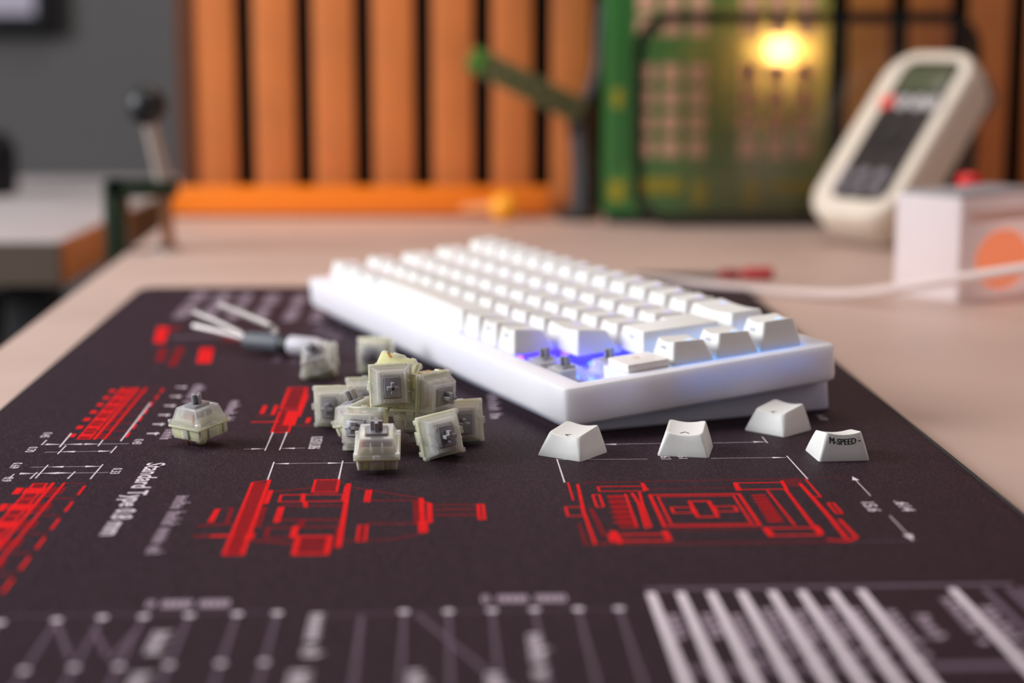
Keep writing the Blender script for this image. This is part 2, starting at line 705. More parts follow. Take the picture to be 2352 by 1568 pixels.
zline(R, Z7, [(822, 585), (842, 512)], 2.0)
zline(Dm, Z7, [(540, 604), (845, 628)], 1.8)
a_, b_ = Z7(862, 580), Z7(1055, 700)
Dm.fill(a_[0], b_[1], b_[0], a_[1])
R.rect(a_[0], b_[1], b_[0], a_[1], 1.6)
zline(Dm, Z7, [(1122, 655), (1150, 565)], 2.4)
zline(R, Z7, [(1338, 258), (1322, 338)], 1.0)
zline(R, Z7, [(1362, 258), (1346, 338)], 1.0)
zline(Dm, Z7, [(1356, 330), (1675, 328)], 1.0)
a_, b_ = Z7(1282, 502), Z7(1322, 610)
Dm.fill(a_[0], b_[1], b_[0], a_[1])
R.rect(a_[0], b_[1], b_[0], a_[1], .7)
zline(Dm, Z7, [(1340, 488), (1680, 490)], 1.2)
zline(R, Z7, [(1768, 350), (1772, 480)], 1.6)
zline(R, Z7, [(1735, 342), (1775, 350)], .8)
for yy, ww in ((360, 1.0), (392, 1.4), (430, 1.5)):
    zline(Dm, Z7, [(1790, yy), (2110, yy - 3)], ww)
zrect(R, Z7, 2105, 358, 2150, 458, 1.0)
zline(W_, Z7, [(692, 64), (648, 186)], .5)
zline(W_, Z7, [(1168, 55), (1140, 182)], .5)
zline(W_, Z7, [(700, 76), (1250, 69)], .3)
W_.tri(Z7(700, 76), (-1, 0), 1.8)
W_.tri(Z7(1160, 71), (1, 0), 1.8)
x_, y_ = Z7(1310, 95)
W_.word('7.2', x_, y_, 4.2)

# --- small side view beyond it and its dimensions
Art.drawing = 'small_side_view_print'
def Z4(x, y):
    return pp(360 + x * .17857, 860 + y * .17857)


a_, b_ = Z4(1590, 470), Z4(1690, 745)
Dm.fill(a_[0], b_[1], b_[0], a_[1])
R.rect(a_[0], b_[1], b_[0], a_[1], .9)
R.fill(b_[0] - 3.2, b_[1] + 12, b_[0] + 1.5, a_[1])
a2, b2 = Z4(1700, 175), Z4(1790, 440)
Dm.fill(a_[0], b2[1], b_[0] + 1, a2[1])
R.rect(a_[0], b2[1], b_[0] + 1, a2[1], 1.3)
zline(R, Z4, [(1930, 260), (1820, 540)], 1.6)
zline(R, Z4, [(1395, 405), (1350, 500)], 1.8)
zline(R, Z4, [(1540, 400), (1490, 515)], 1.5)
zline(Dm, Z4, [(1290, 540), (1540, 515)], 1.2)
zline(R, Z4, [(1225, 612), (1560, 608)], 1.3)
zline(Dm, Z4, [(1720, 650), (1980, 655)], 1.2)
zline(R, Z4, [(1935, 620), (1960, 560)], 1.6)
zline(W_, Z4, [(1495, 745), (1392, 980)], .5)
zline(W_, Z4, [(1675, 745), (1580, 972)], .5)
zline(W_, Z4, [(1120, 962), (1385, 957)], .3)
zline(W_, Z4, [(1610, 952), (1905, 947)], .3)
W_.tri(Z4(1390, 957), (1, 0), 1.8)
W_.tri(Z4(1605, 952), (-1, 0), 1.8)
x_, y_ = Z4(2010, 800)
W_.word('0.050/0.086', x_ - .5, y_, 4.6, 1.35, .92)

# --- pin rows at the far left (two rack like drawings)
def Z3(x, y):
    return pp(x * .16582, 1080 + y * .16582)


def Z1(x, y):
    return pp(x * .17007, 880 + y * .17007)


def rack(x0, y0, y1, sgn, n):
    """A row of n pin sockets along y, drawn as bands between x0 and x0+34."""
    st = (y1 - y0) / n
    for i in range(n):
        a, b = y0 + st * i, y0 + st * (i + 1)
        R.fill(x0 - .6, a + st * .3, x0 + 1.8, b - st * .3)
        Dm.fill(x0 + 3.6, a + .8, x0 + 8.0, b - .8)
        R.rect(x0 + 3.6, a + .8, x0 + 8.0, b - .8, .8)
        R.seg((x0 + 4.6, a + st * .5), (x0 + 7.0, a + st * .5), st * .35)
        R.seg((x0 + 9.8, a), (x0 + 9.8, b), 1.2)
        Dm.seg((x0 + 10.6, a + st * .5), (x0 + 12.6, a + st * .5), st * .45)
        R.seg((x0 + 10.4, a + st * .15), (x0 + 13.2, a + st * .15), .6)
        R.seg((x0 + 13.4, a), (x0 + 13.4, b), .8)
        Dm.seg((x0 + 13.4, a + .8), (x0 + 20.4, a + .8), .6)
        Dm.seg((x0 + 13.4, b - .8), (x0 + 20.4, b - .8), .6)
        R.seg((x0 + 20.8, a + st * .22), (x0 + 20.8, b - st * .22), .9)


Art.drawing = 'pin_row_print'
xr, yr = Z3(300, 200)
rack(xr, 430, Z3(700, 175)[1], 1, 7)
xr2, yr2 = Z1(960, 700)
rack(xr2, Z1(1200, 760)[1], Z1(1900, 60)[1], 1, 7)
for pts, w in (([(650, 1105), (480, 1285)], .5), ([(1390, 1098), (1220, 1294)], .5), ([(500, 1205), (410, 1290)], .5), ([(1015, 1195), (915, 1290)], .5),
               ([(1575, 855), (1495, 945)], .5), ([(960, 680), (805, 865)], .6), ([(890, 845), (780, 958)], .5), ([(1390, 768), (1325, 850)], .5), ([(2030, 270), (1630, 782)], .6),
               ([(420, 1136), (1360, 1122)], .3), ([(340, 1222), (1460, 1208)], .3), ([(590, 832), (1740, 818)], .3), ([(610, 934), (1520, 917)], .3),
               ([(190, 1230), (120, 1290)], .5), ([(630, 770), (560, 835)], .5)):
    zline(W_, Z1, pts, w)
for p, d in (((660, 1132), -1), ((1350, 1124), 1), ((470, 1220), 1), ((560, 1218), -1), ((960, 1212), 1), ((820, 927), -1), ((1520, 918), 1), ((810, 826), 1), ((915, 826), -1), ((1330, 822), 1)):
    W_.tri(Z1(*p), (d, 0), 1.9)
for body, (x, y), sz in (('0.69', (150, 1075), 4.6), ('0.70', (360, 862), 4.6), ('0.33', (1495, 1148), 4.6), ('0.43', (1790, 758), 4.6), ('0.45', (560, 668), 4.6)):
    x_, y_ = Z1(x + 40, y)
    W_.word(body, x_, y_, sz, 1.0, 1.05)
x_, y_ = Z3(10, 112)
W_.word('0.9', x_ + 1, y_ + 1.5, 4.6, 1.0, 1.05)
for i in range(6):
    x_, y_ = Z1(2060 + 77 * i, 680 - 125 * i)
    W_.seg((x_ - 1.6, y_), (x_ - .3, y_), 1.6)
    W_.seg((x_ + .6, y_), (x_ + 2.0, y_), 1.6)
    W_.seg((x_ + 1.4, y_ - 2.5), (x_ + 1.4, y_ + 1.5), .7)

# --- lettering between the drawings
Art.drawing = 'heading_print'
x_, y_ = pp(340, 1063)
x2_, y2_ = pp(255, 1229)
vs, fs = text_mesh('Standard Type 0.8 mm', 6.6, bold=.10)
ln = max(p[0] for p in vs)
z_ = W_.z
W_.m.add([(x_ + p[1] * 1.35, y_ - p[0] * (y_ - y2_) / ln, z_) for p in vs], fs)
x_, y_ = pp(415, 1138)
x2_, y2_ = pp(352, 1272)
G2.scribble(x_ - 1.0, x_ + 4.2, y2_, y_, 24)
x_, y_ = pp(535, 920)
x2_, y2_ = pp(528, 968)
G2.scribble(x_ - .5, x_ + 4, y2_, y_, 9)
x_, y_ = pp(460, 883)
x2_, y2_ = pp(470, 925)
G2.scribble(x_ - 2, x_ + 3, y2_, y_, 8)
x_, y_ = pp(390, 985)
G2.scribble(x_ - 1, x_ + 4, y_ - 18, y_, 4)
x_, y_ = pp(1122, 912)
x2_, y2_ = pp(1148, 962)
G2.scribble(x_ - .2, x_ + 4.2, y2_, y_ + 6, 9)
x_, y_ = pp(1893, 945)
# far block of small lettering and its red mark
Art.drawing = 'far_lettering_print'
for k, (xa, xb) in enumerate(((0, 10), (14, 24), (28, 36), (42, 52), (58, 66), (72, 80), (88, 96))):
    bx, by = pp(395, 730)
    G2.scribble(bx + xa, bx + xb, by - 8 - k * 3, 1015 - k * 4, 14)
for u, v in ((735, 755), (755, 765), (775, 772), (640, 820), (680, 822)):
    x_, y_ = pp(u, v)
    G_.scribble(x_ - 2, x_ + 4, y_ - 14, y_ + 10, 4)
x_, y_ = pp(370, 768)
R.seg(pp(374, 752), pp(366, 786), 5.5)
for a, b, w, A in (((378, 762), (405, 752), 6, Dm), ((475, 800), (468, 832), 6.5, R), ((375, 800), (366, 830), 4, Dm), ((415, 798), (395, 840), 4, Dm), ((545, 772), (565, 778), 9, R), ((520, 780), (545, 778), 6, Dm)):
    A.seg(pp(*a), pp(*b), w)
zline(G_, pp, [(400, 775), (520, 770)], 4)

# --- near edge: rows of pin lines and a table
Art.drawing = 'pin_chart_print'
def Z5(x, y):
    return pp(x * .5102, 1300 + y * .5102)


def Z6(x, y):
    return pp(1100 + x * .5323, 1300 + y * .5323)


for u, v in ((0, 1430), (130, 1424), (235, 1418), (330, 1416), (435, 1413), (545, 1410), (637, 1408)):
    x_, y_ = pp(u, v)
    W_.dot(x_, y_, 1.5)
    G_.seg((x_, y_), (x_, y_ - 70), 1.0)
    W_.dot(x_, y_ - 36, 1.3)
for u, v in ((928, 1405), (1030, 1404), (1130, 1402), (1228, 1400), (1328, 1399), (1422, 1398)):
    x_, y_ = pp(u, v)
    W_.dot(x_, y_, 1.5)
    G_.seg((x_, y_), (x_, y_ - 80), 1.0)
x_, y_ = pp(830, 1415)
G_.seg((x_, y_), (x_, y_ - 70), 1.2)
for a, b in (((960, 1412), (1140, 1560)), ((130, 1430), (160, 1510)), ((215, 1440), (245, 1505)), ((255, 1515), (310, 1450))):
    G_.seg(pp(*a), pp(*b), 1.2)
zline(G_, pp, [(0, 1415), (640, 1404)], .5)
zline(G_, pp, [(740, 1412), (1440, 1396)], .5)
for (u0, v0), (u1, v1), n in (((375, 1450), (345, 1512), 7), ((735, 1408), (715, 1508), 9), ((1232, 1455), (1248, 1560), 9), ((960, 1540), (985, 1600), 5), ((330, 1545), (310, 1600), 5), ((690, 1540), (680, 1600), 4), ((1140, 1545), (1150, 1600), 4)):
    a, b = pp(u0, v0), pp(u1, v1)
    W_.scribble(a[0] - 2.2, a[0] + 2.6, b[1], a[1], n)
for u0, u1, v in ((340, 530, 1388), (1110, 1305, 1376)):
    a, b = pp(u0, v), pp(u1, v)
    st = (b[0] - a[0]) / 11
    for i in range(11):
        if i in (1, 6):
            continue
        G2.rect(a[0] + st * i, a[1] - 2.5, a[0] + st * (i + .6), a[1] + 2.5, .7)
Art.drawing = 'table_print'
yt = pp(1500, 1352)[1]
yb = 360
for u, v in ((1497, 1368), (1565, 1367), (1635, 1366), (1705, 1364), (1775, 1362), (1843, 1361), (1913, 1360), (1980, 1360), (2190, 1356)):
    x_, y_ = pp(u, v)
    W_.seg((x_, yt - 4), (x_, yb), 2.5)
for u, v in ((2265, 1356), (2320, 1355), (2345, 1354)):
    x_, y_ = pp(u, v)
    G_.seg((x_, yt - 4), (x_, yb), 2.0)
x0_, x1_ = pp(1490, 1355)[0], pp(2330, 1350)[0]
G_.seg((x0_, yt), (x1_, yt), 2.2)
x_, y_ = pp(1600, 1538)
G_.seg((x0_, y_), (x1_, y_), 4.0)
for i, (u, v) in enumerate(((1560, 1440), (1640, 1438), (1710, 1440), (1780, 1425), (1850, 1430), (1920, 1425), (1985, 1425), (2070, 1430), (2140, 1440), (2200, 1400), (2290, 1420))):
    x_, y_ = pp(u, v)
    G2.scribble(x_ - 1.8, x_ + 1.8, y_ - (9 if i in (0, 1, 8) else 26), y_ + 10, 4 if i in (0, 1, 8) else 8)

build_prints()

# ------------------------------------------------------------------ keycaps
U = 19.05
M_cap = mat('white_keycap_plastic', (238, 236, 232), .42, noise=(900, .01), bump=(2500, .04))
M_ink = mat('black_ink', (40, 40, 44), .5)
M_greyink = mat('grey_ink', (186, 194, 208), .5)
# row profile: (front height, rear height, front inset, rear inset)
ROWS = {0: (10.0, 8.0, 1.7, 3.2), 1: (10.0, 8.0, 1.7, 3.2), 2: (9.3, 8.4, 1.9, 2.6), 3: (9.8, 8.9, 2.2, 2.2), 4: (11.3, 11.2, 2.8, 1.4)}


def cap_top(row, w):
    hf, hr, fi, ri = ROWS[row]
    bw, bd = w * U - .95, U - .95
    tw, y0, y1 = bw - 5.2, -bd / 2 + fi, bd / 2 - ri
    return hf, hr, bw, bd, tw, y0, y1


def cap_z(row, w, x, y, dish=1.0):
    hf, hr, bw, bd, tw, y0, y1 = cap_top(row, w)
    z = hf + (hr - hf) * (y - y0) / (y1 - y0)
    return z - dish * max(0, 1 - (2 * x / tw) ** 2)


def cap_mesh(row, w):
    hf, hr, bw, bd, tw, y0, y1 = cap_top(row, w)
    dish = 1.05 if w < 3 else -.6
    m = MB()
    n = 7
    base = rrect(bw, bd, 1.0, n)
    td, cy = y1 - y0, (y0 + y1) / 2
    top = rrect(tw, td, 1.7, n, 0, cy)
    NN = len(base)
    # rings need points along the straight edges too
    def dense(loop, k=4):
        out = []
        for i in range(len(loop)):
            a, b = Vector(loop[i]), Vector(loop[(i + 1) % len(loop)])
            kk = k if (i % n == n - 1) else 1
            for j in range(kk):
                out.append(tuple(a.lerp(b, j / kk)))
        return out
    B, T = dense(base, 6), dense(top, 6)
    rings = []
    for t in (0., .06, .35, .7, .93):
        e = .25 if t == 0 else 0.
        ring = []
        for (bx, by), (tx, ty) in zip(B, T):
            zt = cap_z(row, w, tx, ty, dish)
            bul = .25 * math.sin(PI * t)
            x, y = bx + (tx - bx) * t, by + (ty - by) * t
            ring.append((x * (1 + bul / 18) * (1 - e / 18), y * (1 + bul / 18) * (1 - e / 18), zt * t))
        rings.append(ring)
    for s in (.992, .955, .86, .6, .3):
        rings.append([(tx * s, cy + (ty - cy) * s, cap_z(row, w, tx * s, cy + (ty - cy) * s, dish) - (.12 if s > .99 else 0)) for tx, ty in T])
    m.loft(rings, cap0=True, cap1=True)
    return m


_caps = {}


def make_cap(row, w, parent):
    k = (row, w)
    if k not in _caps:
        _caps[k] = cap_mesh(row, w).build('keycap', M_cap, parent, angle=40)
        return _caps[k]
    return copy_part(_caps[k], parent)


def surface_patch(row, w, x0, x1, y0, y1, n=4, lift=.05):
    m = MB()
    g = []
    for j in range(n + 1):
        for i in range(n + 1):
            x, y = x0 + (x1 - x0) * i / n, y0 + (y1 - y0) * j / n
            g.append((x, y, cap_z(row, w, x, y, 1.05 if w < 3 else -.6) + lift))
    m.add(g, [(j * (n + 1) + i, j * (n + 1) + i + 1, (j + 1) * (n + 1) + i + 1, (j + 1) * (n + 1) + i) for j in range(n) for i in range(n)])
    return m


# ------------------------------------------------------------------ switch
M_clear = milky('clear_housing', (255, 253, 246), .66, .003, .06, (1, 1, .998))
M_cream = milky('cream_housing', (255, 246, 192), .04, .003, .18, (.98, .97, .85))
M_stem = mat('grey_stem', (150, 147, 152), .32)
M_copper = mat('copper_leaf', (214, 142, 86), .3, .85)


def switch_parts(parent):
    """Keyboard switch, z up, origin in the middle of the flange."""
    out = []
    b = MB()
    b.frustum((-6.6, 6.6, -6.6, 6.6), (-7.0, 7.0, -7.0, 7.0), -5.0, -.9)
    b.frustum((-7.6, 7.6, -7.6, 7.6), (-7.8, 7.8, -7.8, 7.8), -.9, .1)
    for s in (-1, 1):
        b.box(-2.4, 2.4, s * 6.7 - .75, s * 6.7 + .75, -4.6, -.9)
        b.box(s * 6.75 - .6, s * 6.75 + .6, -1.6, 1.6, -4.4, -.9)
        for q in (-1, 1):
            b.box(s * 5.6 - .9, s * 5.6 + .9, q * 6.9 - .5, q * 6.9 + .5, -4.2, -.9)
    for s in (-1, 1):
        b.box(-5.0, 5.0, s * 4.9 - .35, s * 4.9 + .35, .1, 3.0)
        b.box(s * 5.2 - .35, s * 5.2 + .35, -4.5, 4.5, .1, 2.2)
    b.lathe([(2.0, -5.0), (2.0, -7.6), (1.5, -8.3)], 14)
    out.append(b.build('bottom_housing', M_cream, parent, bevel=.25, segs=2))
    t = MB()
    t.frustum((-7.7, 7.7, -7.7, 7.7), (-7.5, 7.5, -7.5, 7.5), .1, 1.0)
    # four leaning walls with thickness and a top with the stem opening
    bo, to, zt, th = 6.9, (5.6, 5.0), 6.2, .9
    for s in (-1, 1):
        L = [[(-bo, s * bo, 1.0), (bo, s * bo, 1.0), (bo, s * (bo - th), 1.0), (-bo, s * (bo - th), 1.0)],
             [(-to[0], s * to[1], zt), (to[0], s * to[1], zt), (to[0], s * (to[1] - th), zt), (-to[0], s * (to[1] - th), zt)]]
        t.loft(L)
        L = [[(s * bo, -bo + th, 1.0), (s * bo, bo - th, 1.0), (s * (bo - th), bo - th, 1.0), (s * (bo - th), -bo + th, 1.0)],
             [(s * to[0], -to[1] + th, zt), (s * to[0], to[1] - th, zt), (s * (to[0] - th), to[1] - th, zt), (s * (to[0] - th), -to[1] + th, zt)]]
        t.loft(L)
        t.box(-to[0] + .3, to[0] - .3, s * 3.0 if s > 0 else -to[1] + .3, to[1] - .3 if s > 0 else -3.0, zt - .8, zt)
        t.box(s * 3.9 if s > 0 else -to[0] + .3, to[0] - .3 if s > 0 else -3.9, -3.0, 3.0, zt - .8, zt)
        for q in (-1, 1):
            t.box(s * 6.9 - .85, s * 6.9 + .85, q * 6.9 - .85, q * 6.9 + .85, .6, 1.9)
            t.box(s * 1.9 - .25, s * 1.9 + .25, q * 5.9 - .35, q * 5.9 + .35, 1.0, 5.2)
        t.box(-1.2, 1.2, s * 7.9 - .5, s * 7.9 + .5, .1, 1.5)
    out.append(t.build('top_housing', M_clear, parent, bevel=.18, segs=1))
    s_ = MB()
    s_.box(-3.6, 3.6, -2.75, 2.75, 1.6, 6.9)
    s_.box(-2.05, 2.05, -.6, .6, 6.9, 10.4)
    s_.box(-.65, .65, -2.0, 2.0, 6.9, 10.4)
    for q in (-1, 1):
        s_.box(q * 2.6 - .6, q * 2.6 + .6, -3.4, 3.4, 1.6, 5.4)
    out.append(s_.build('stem', M_stem, parent, bevel=.2, segs=2))
    c = MB()
    c.box(-5.9, -4.6, -3.6, -3.2, -2.5, 4.6)
    c.box(-4.6, -4.3, -3.4, 2.6, .4, 4.2)
    c.box(4.5, 4.75, -2.2, 2.4, -1.5, 3.6)
    out.append(c.build('copper_leaf', M_copper, parent))
    for px, py in ((-3.8, 2.5), (2.5, 5.0)):
        out.append(MB().box(px - .7, px + .7, py - .15, py + .15, -8.2, -5.0, r=.1).build('pin', M_copper, parent))
    return out


# ------------------------------------------------------------------ keyboard
KX, KY, KYAW, KT, KZ = 18.83, 627.12, .3986, .0794, 18.85
KW, KD, MR, MF, HS, GAP = 323.6, 114.45, 6.93, 9.3, 15.0, 5.2
kb = thing('keyboard', 'white frosted acrylic compact keyboard with white keycaps and blue lights, arrow caps removed', 'keyboard', (KX, KY, KZ), (KT, 0, KYAW - PI / 2))
# local frame: x to the typist's right (0 = right edge), y to the rear (0 = front edge), z 0 = rim of the case
M_case = mat('frosted_acrylic', (236, 234, 240), .38, noise=(60, .01), sss=(.75, .009))
ZPL = -8.6                                   # switch plate


def key_x(col):
    """Right edge of column counted from the right side of the board."""
    return -(MR + U * col + (GAP if col >= 1 else 0))


m = MB()
outer = rrect(KW, KD, 2.5, 6, -KW / 2, KD / 2)
xl, xr_ = -(MR + 16 * U + GAP) - .6, -MR + .6
xn = -(MR + U + .2)
inner = [(xl, MF - .6), (xr_, MF - .6), (xr_, MF + U - .2), (xn, MF + U - .2), (xn, MF + 2 * U + .2), (xr_, MF + 2 * U + .2), (xr_, MF + 5 * U + .6), (xl, MF + 5 * U + .6)]
bm = bmesh.new()


def ring(pts, z):
    return [bm.verts.new((x * S, y * S, z * S)) for x, y in pts]


def inset(k):
    return rrect(KW - 2 * k, KD - 2 * k, max(2.5 - k, .3), 6, -KW / 2, KD / 2)


loops = [ring(inset(k), z) for k, z in ((.8, 0), (.25, -.25), (0, -.8), (0, -HS + 3.2), (.5, -HS + 1.3), (2.6, -HS))]
for a, b in zip(loops[:-1], loops[1:]):
    for i in range(len(a)):
        j = (i + 1) % len(a)
        bm.faces.new((a[i], b[i], b[j], a[j]))
it, ib = ring(inner, 0), ring(inner, ZPL - .4)
for i in range(len(it)):
    j = (i + 1) % len(it)
    bm.faces.new((it[i], it[j], ib[j], ib[i]))
ed = []
for lp in (loops[0], it):
    for i in range(len(lp)):
        a, b = lp[i], lp[(i + 1) % len(lp)]
        e = bm.edges.get((a, b)) or bm.edges.new((a, b))
        ed.append(e)
bmesh.ops.triangle_fill(bm, use_beauty=True, use_dissolve=False, edges=ed, normal=(0, 0, 1))
bm.faces.new(loops[-1])
bm.faces.new(ib)
bmesh.ops.recalc_face_normals(bm, faces=bm.faces[:])
me = bpy.data.meshes.new('upper_case')
bm.to_mesh(me)
bm.free()
me.polygons.foreach_set('use_smooth', [True] * len(me.polygons))
me.set_sharp_from_angle(angle=math.radians(40))
me.materials.append(M_case)
o = bpy.data.objects.new('upper_case', me)
COL.objects.link(o)
o.parent = kb


def ground_z(y):
    """Local z that lies on the desk pad under local depth y."""
    return -(KZ + y * math.sin(KT)) / math.cos(KT) + .15


f0, f1 = 6.5, KD + 1.5
xa, xb = -KW + 7.5, -7.5
L = []
for dz, k in ((0, 1.0), (1.0, 0.), (None, 0.)):
    lo = []
    for x, y in rrect(xb - xa - 2 * k, f1 - f0 - 2 * k, 3, 5, (xa + xb) / 2, (f0 + f1) / 2):
        lo.append((x, y, -HS + .01 if dz is None else ground_z(y) + dz))
    L.append(lo)
MB().loft(L).build('lower_case', mat('frosted_acrylic_base', (196, 198, 218), .4, noise=(60, .02), sss=(.6, .01)), kb)
plate = MB().box(xl + .1, xr_ - .1, MF - .5, MF + 5 * U + .5, ZPL - .35, ZPL).build('switch_plate', mat('white_plate', (214, 214, 226), .4), kb)


def led_color(col_u, row):
    """Backlight colour across the board, col_u counted in key units from the right."""
    t = col_u / 15
    stops = ((0., (20, 165, 255)), (.1, (0, 60, 255)), (.22, (20, 15, 255)), (.45, (80, 15, 255)), (.7, (180, 40, 220)), (1., (255, 70, 150)))
    t = max(0, min(1, t - .03 * row))
    for (a, ca), (b, cb) in zip(stops[:-1], stops[1:]):
        if a <= t <= b:
            k = (t - a) / (b - a)
            return tuple(ca[i] + (cb[i] - ca[i]) * k for i in range(3))
    return stops[-1][1]


_led = {}


def led_mat(col_u, row, strength):
    c = led_color(col_u, row)
    k = (round(c[0] / 16), round(c[1] / 16), round(c[2] / 16), strength)
    if k not in _led:
        _led[k] = mat('led_light_%d' % len(_led), (230, 230, 235), .5, emit=(c, strength))
    return _led[k]


def led(xc, yc, row, power=60.0):
    o = MB().box(xc - 1.6, xc + 1.6, yc + 3.4, yc + 5.6, ZPL, ZPL + .6).build('led', led_mat((-xc - MR) / U, row, power), kb)
    return o


rows = {0: [1.25, 1.25, 1.25, 6.25, 1, 1, 1], 1: [1.25, 1] + [1] * 10 + [1.75], 2: [1.75] + [1] * 12, 3: [1.5] + [1] * 12, 4: [1] * 13 + [2]}
XL = -(MR + 16 * U + GAP)
KZB = -.7
capn = 0
for r, ws in rows.items():
    x = XL
    for w in ws:
        xc, yc = x + w * U / 2, MF + U * (r + .5)
        c = make_cap(r, w, kb)
        c.location = (xc * S, yc * S, KZB * S)
        hf, hr, bw, bd, tw, y0, y1 = cap_top(r, w)
        if w < 3:
            lx = 0 if w == 1 else -tw * .28
            lg = surface_patch(r, w, lx - 1.7, lx + 1.7, y1 - 5.0, y1 - 2.2)
            lg.build('legend', led_mat((-xc - MR) / U, r, .55), c)
        led(xc, yc, r)
        x += w * U
for r in (2, 3, 4):
    xc, yc = -(MR + U / 2), MF + U * (r + .5)
    c = make_cap(r, 1, kb)
    c.location = (xc * S, yc * S, KZB * S)
    hf, hr, bw, bd, tw, y0, y1 = cap_top(r, 1)
    surface_patch(r, 1, -1.6, 1.6, y1 - 4.6, y1 - 2.2).build('legend', led_mat(-.2, r, .8), c)
    led(xc, yc - 4.5, r, 80.0)
# tall enter key over two rows
xe = -(MR + U + GAP)
g = .475
L0 = [(xe - 1.25 * U + g, MF + 2 * U + g), (xe - g, MF + 2 * U + g), (xe - g, MF + 4 * U - g), (xe - 1.5 * U + g, MF + 4 * U - g), (xe - 1.5 * U + g, MF + 3 * U + g), (xe - 1.25 * U + g, MF + 3 * U + g)]
ins = [(2.6, 1.9), (-2.6, 1.9), (-2.6, -2.2), (2.6, -2.2), (2.6, 2.0), (2.6, 2.0)]
L1 = [(x + a, y + b) for (x, y), (a, b) in zip(L0, ins)]
ent = MB().loft([[(x, y, KZB) for x, y in L0], [(x, y, KZB + 9.4 - .012 * (y - MF - 2 * U)) for x, y in L1]]).build('enter_keycap', M_cap, kb, bevel=.7, segs=3)
led(xe - U * .7, MF + 3 * U, 2)
# front printed marks on the caps nearest the bare switches
for xc, yc, r in ((-(MR + U / 2), MF + 2.5 * U, 2), (-(MR + U / 2), MF + 3.5 * U, 3), (-(MR + U / 2), MF + 4.5 * U, 4), (key_x(3) - U / 2, MF + U / 2, 0), (key_x(4) - U / 2, MF + U / 2, 0), (xe - U * .62, MF + 2.5 * U, 2)):
    hf, hr, bw, bd, tw, y0, y1 = cap_top(r, 1)
    mk = MB()
    for i in range(3):
        t0, t1 = .66, .78
        ya, yb_ = -bd / 2 + (y0 + bd / 2) * t0 - .22, -bd / 2 + (y0 + bd / 2) * t1 - .22
        mk.add([(xc + -2.2 + i * 1.5, yc + ya, KZB + hf * t0 * .93), (xc - 1.2 + i * 1.5, yc + ya, KZB + hf * t0 * .93), (xc - 1.2 + i * 1.5, yc + yb_, KZB + hf * t1 * .93), (xc - 2.2 + i * 1.5, yc + yb_, KZB + hf * t1 * .93)], [(0, 1, 2, 3)])
    mk.build('front_print', M_greyink, kb)
# bare switches where the arrow caps are missing, one empty socket
sw_first = None
for col, r in ((2, 0), (1, 0), (1, 1)):
    xc, yc = key_x(col) - U / 2, MF + U * (r + .5)
    e = bpy.data.objects.new('switch', None)
    e.empty_display_size = .005
    COL.objects.link(e)
    e.parent = kb
    e.location = (xc * S, yc * S, (ZPL + .9) * S)
    if sw_first is None:
        sw_first = switch_parts(e)
    else:
        for p in sw_first:
            copy_part(p, e)
    lo = led(xc, yc + .2, r, 50.0)
    lo.location.z = 2.2 * S
    led(xc, yc + 4.9, r, 60.0)
xc, yc = key_x(0) - U / 2, MF + U * .5
sk = MB()
for s in (-1, 1):
    sk.box(xc - 7, xc + 7, yc + s * 6.6 - .5, yc + s * 6.6 + .5, ZPL, ZPL + .7)
    sk.box(xc + s * 6.6 - .5, xc + s * 6.6 + .5, yc - 6.1, yc + 6.1, ZPL, ZPL + .7)
sk.lathe([(2.0, ZPL), (2.0, ZPL + .5)], 14, Matrix.Translation((xc, yc, 0)))
sk.build('empty_socket', mat('socket_plastic', (60, 60, 70), .5), kb)
led(xc, yc, 0)
# badge plate
bx0, bx1 = -(MR + U) + 1.0, -MR - .8
by0, by1 = MF + U + 1.2, MF + 2 * U - .8
bd_ = MB().box(bx0, bx1, by0, by1, 0.02, 3.0, r=.5).build('badge', mat('badge_white', (240, 234, 230), .4), kb)
mk = MB()
for i in range(4):
    a = i * .5
    mk.box((bx0 + bx1) / 2 - 3 + i * 1.6, (bx0 + bx1) / 2 - 2.2 + i * 1.6, (by0 + by1) / 2 - 1.5 + a, (by0 + by1) / 2 + 1.5 - a, 3.0, 3.04)
mk.build('badge_print', mat('pale_red_ink', (226, 178, 170), .5), bd_)

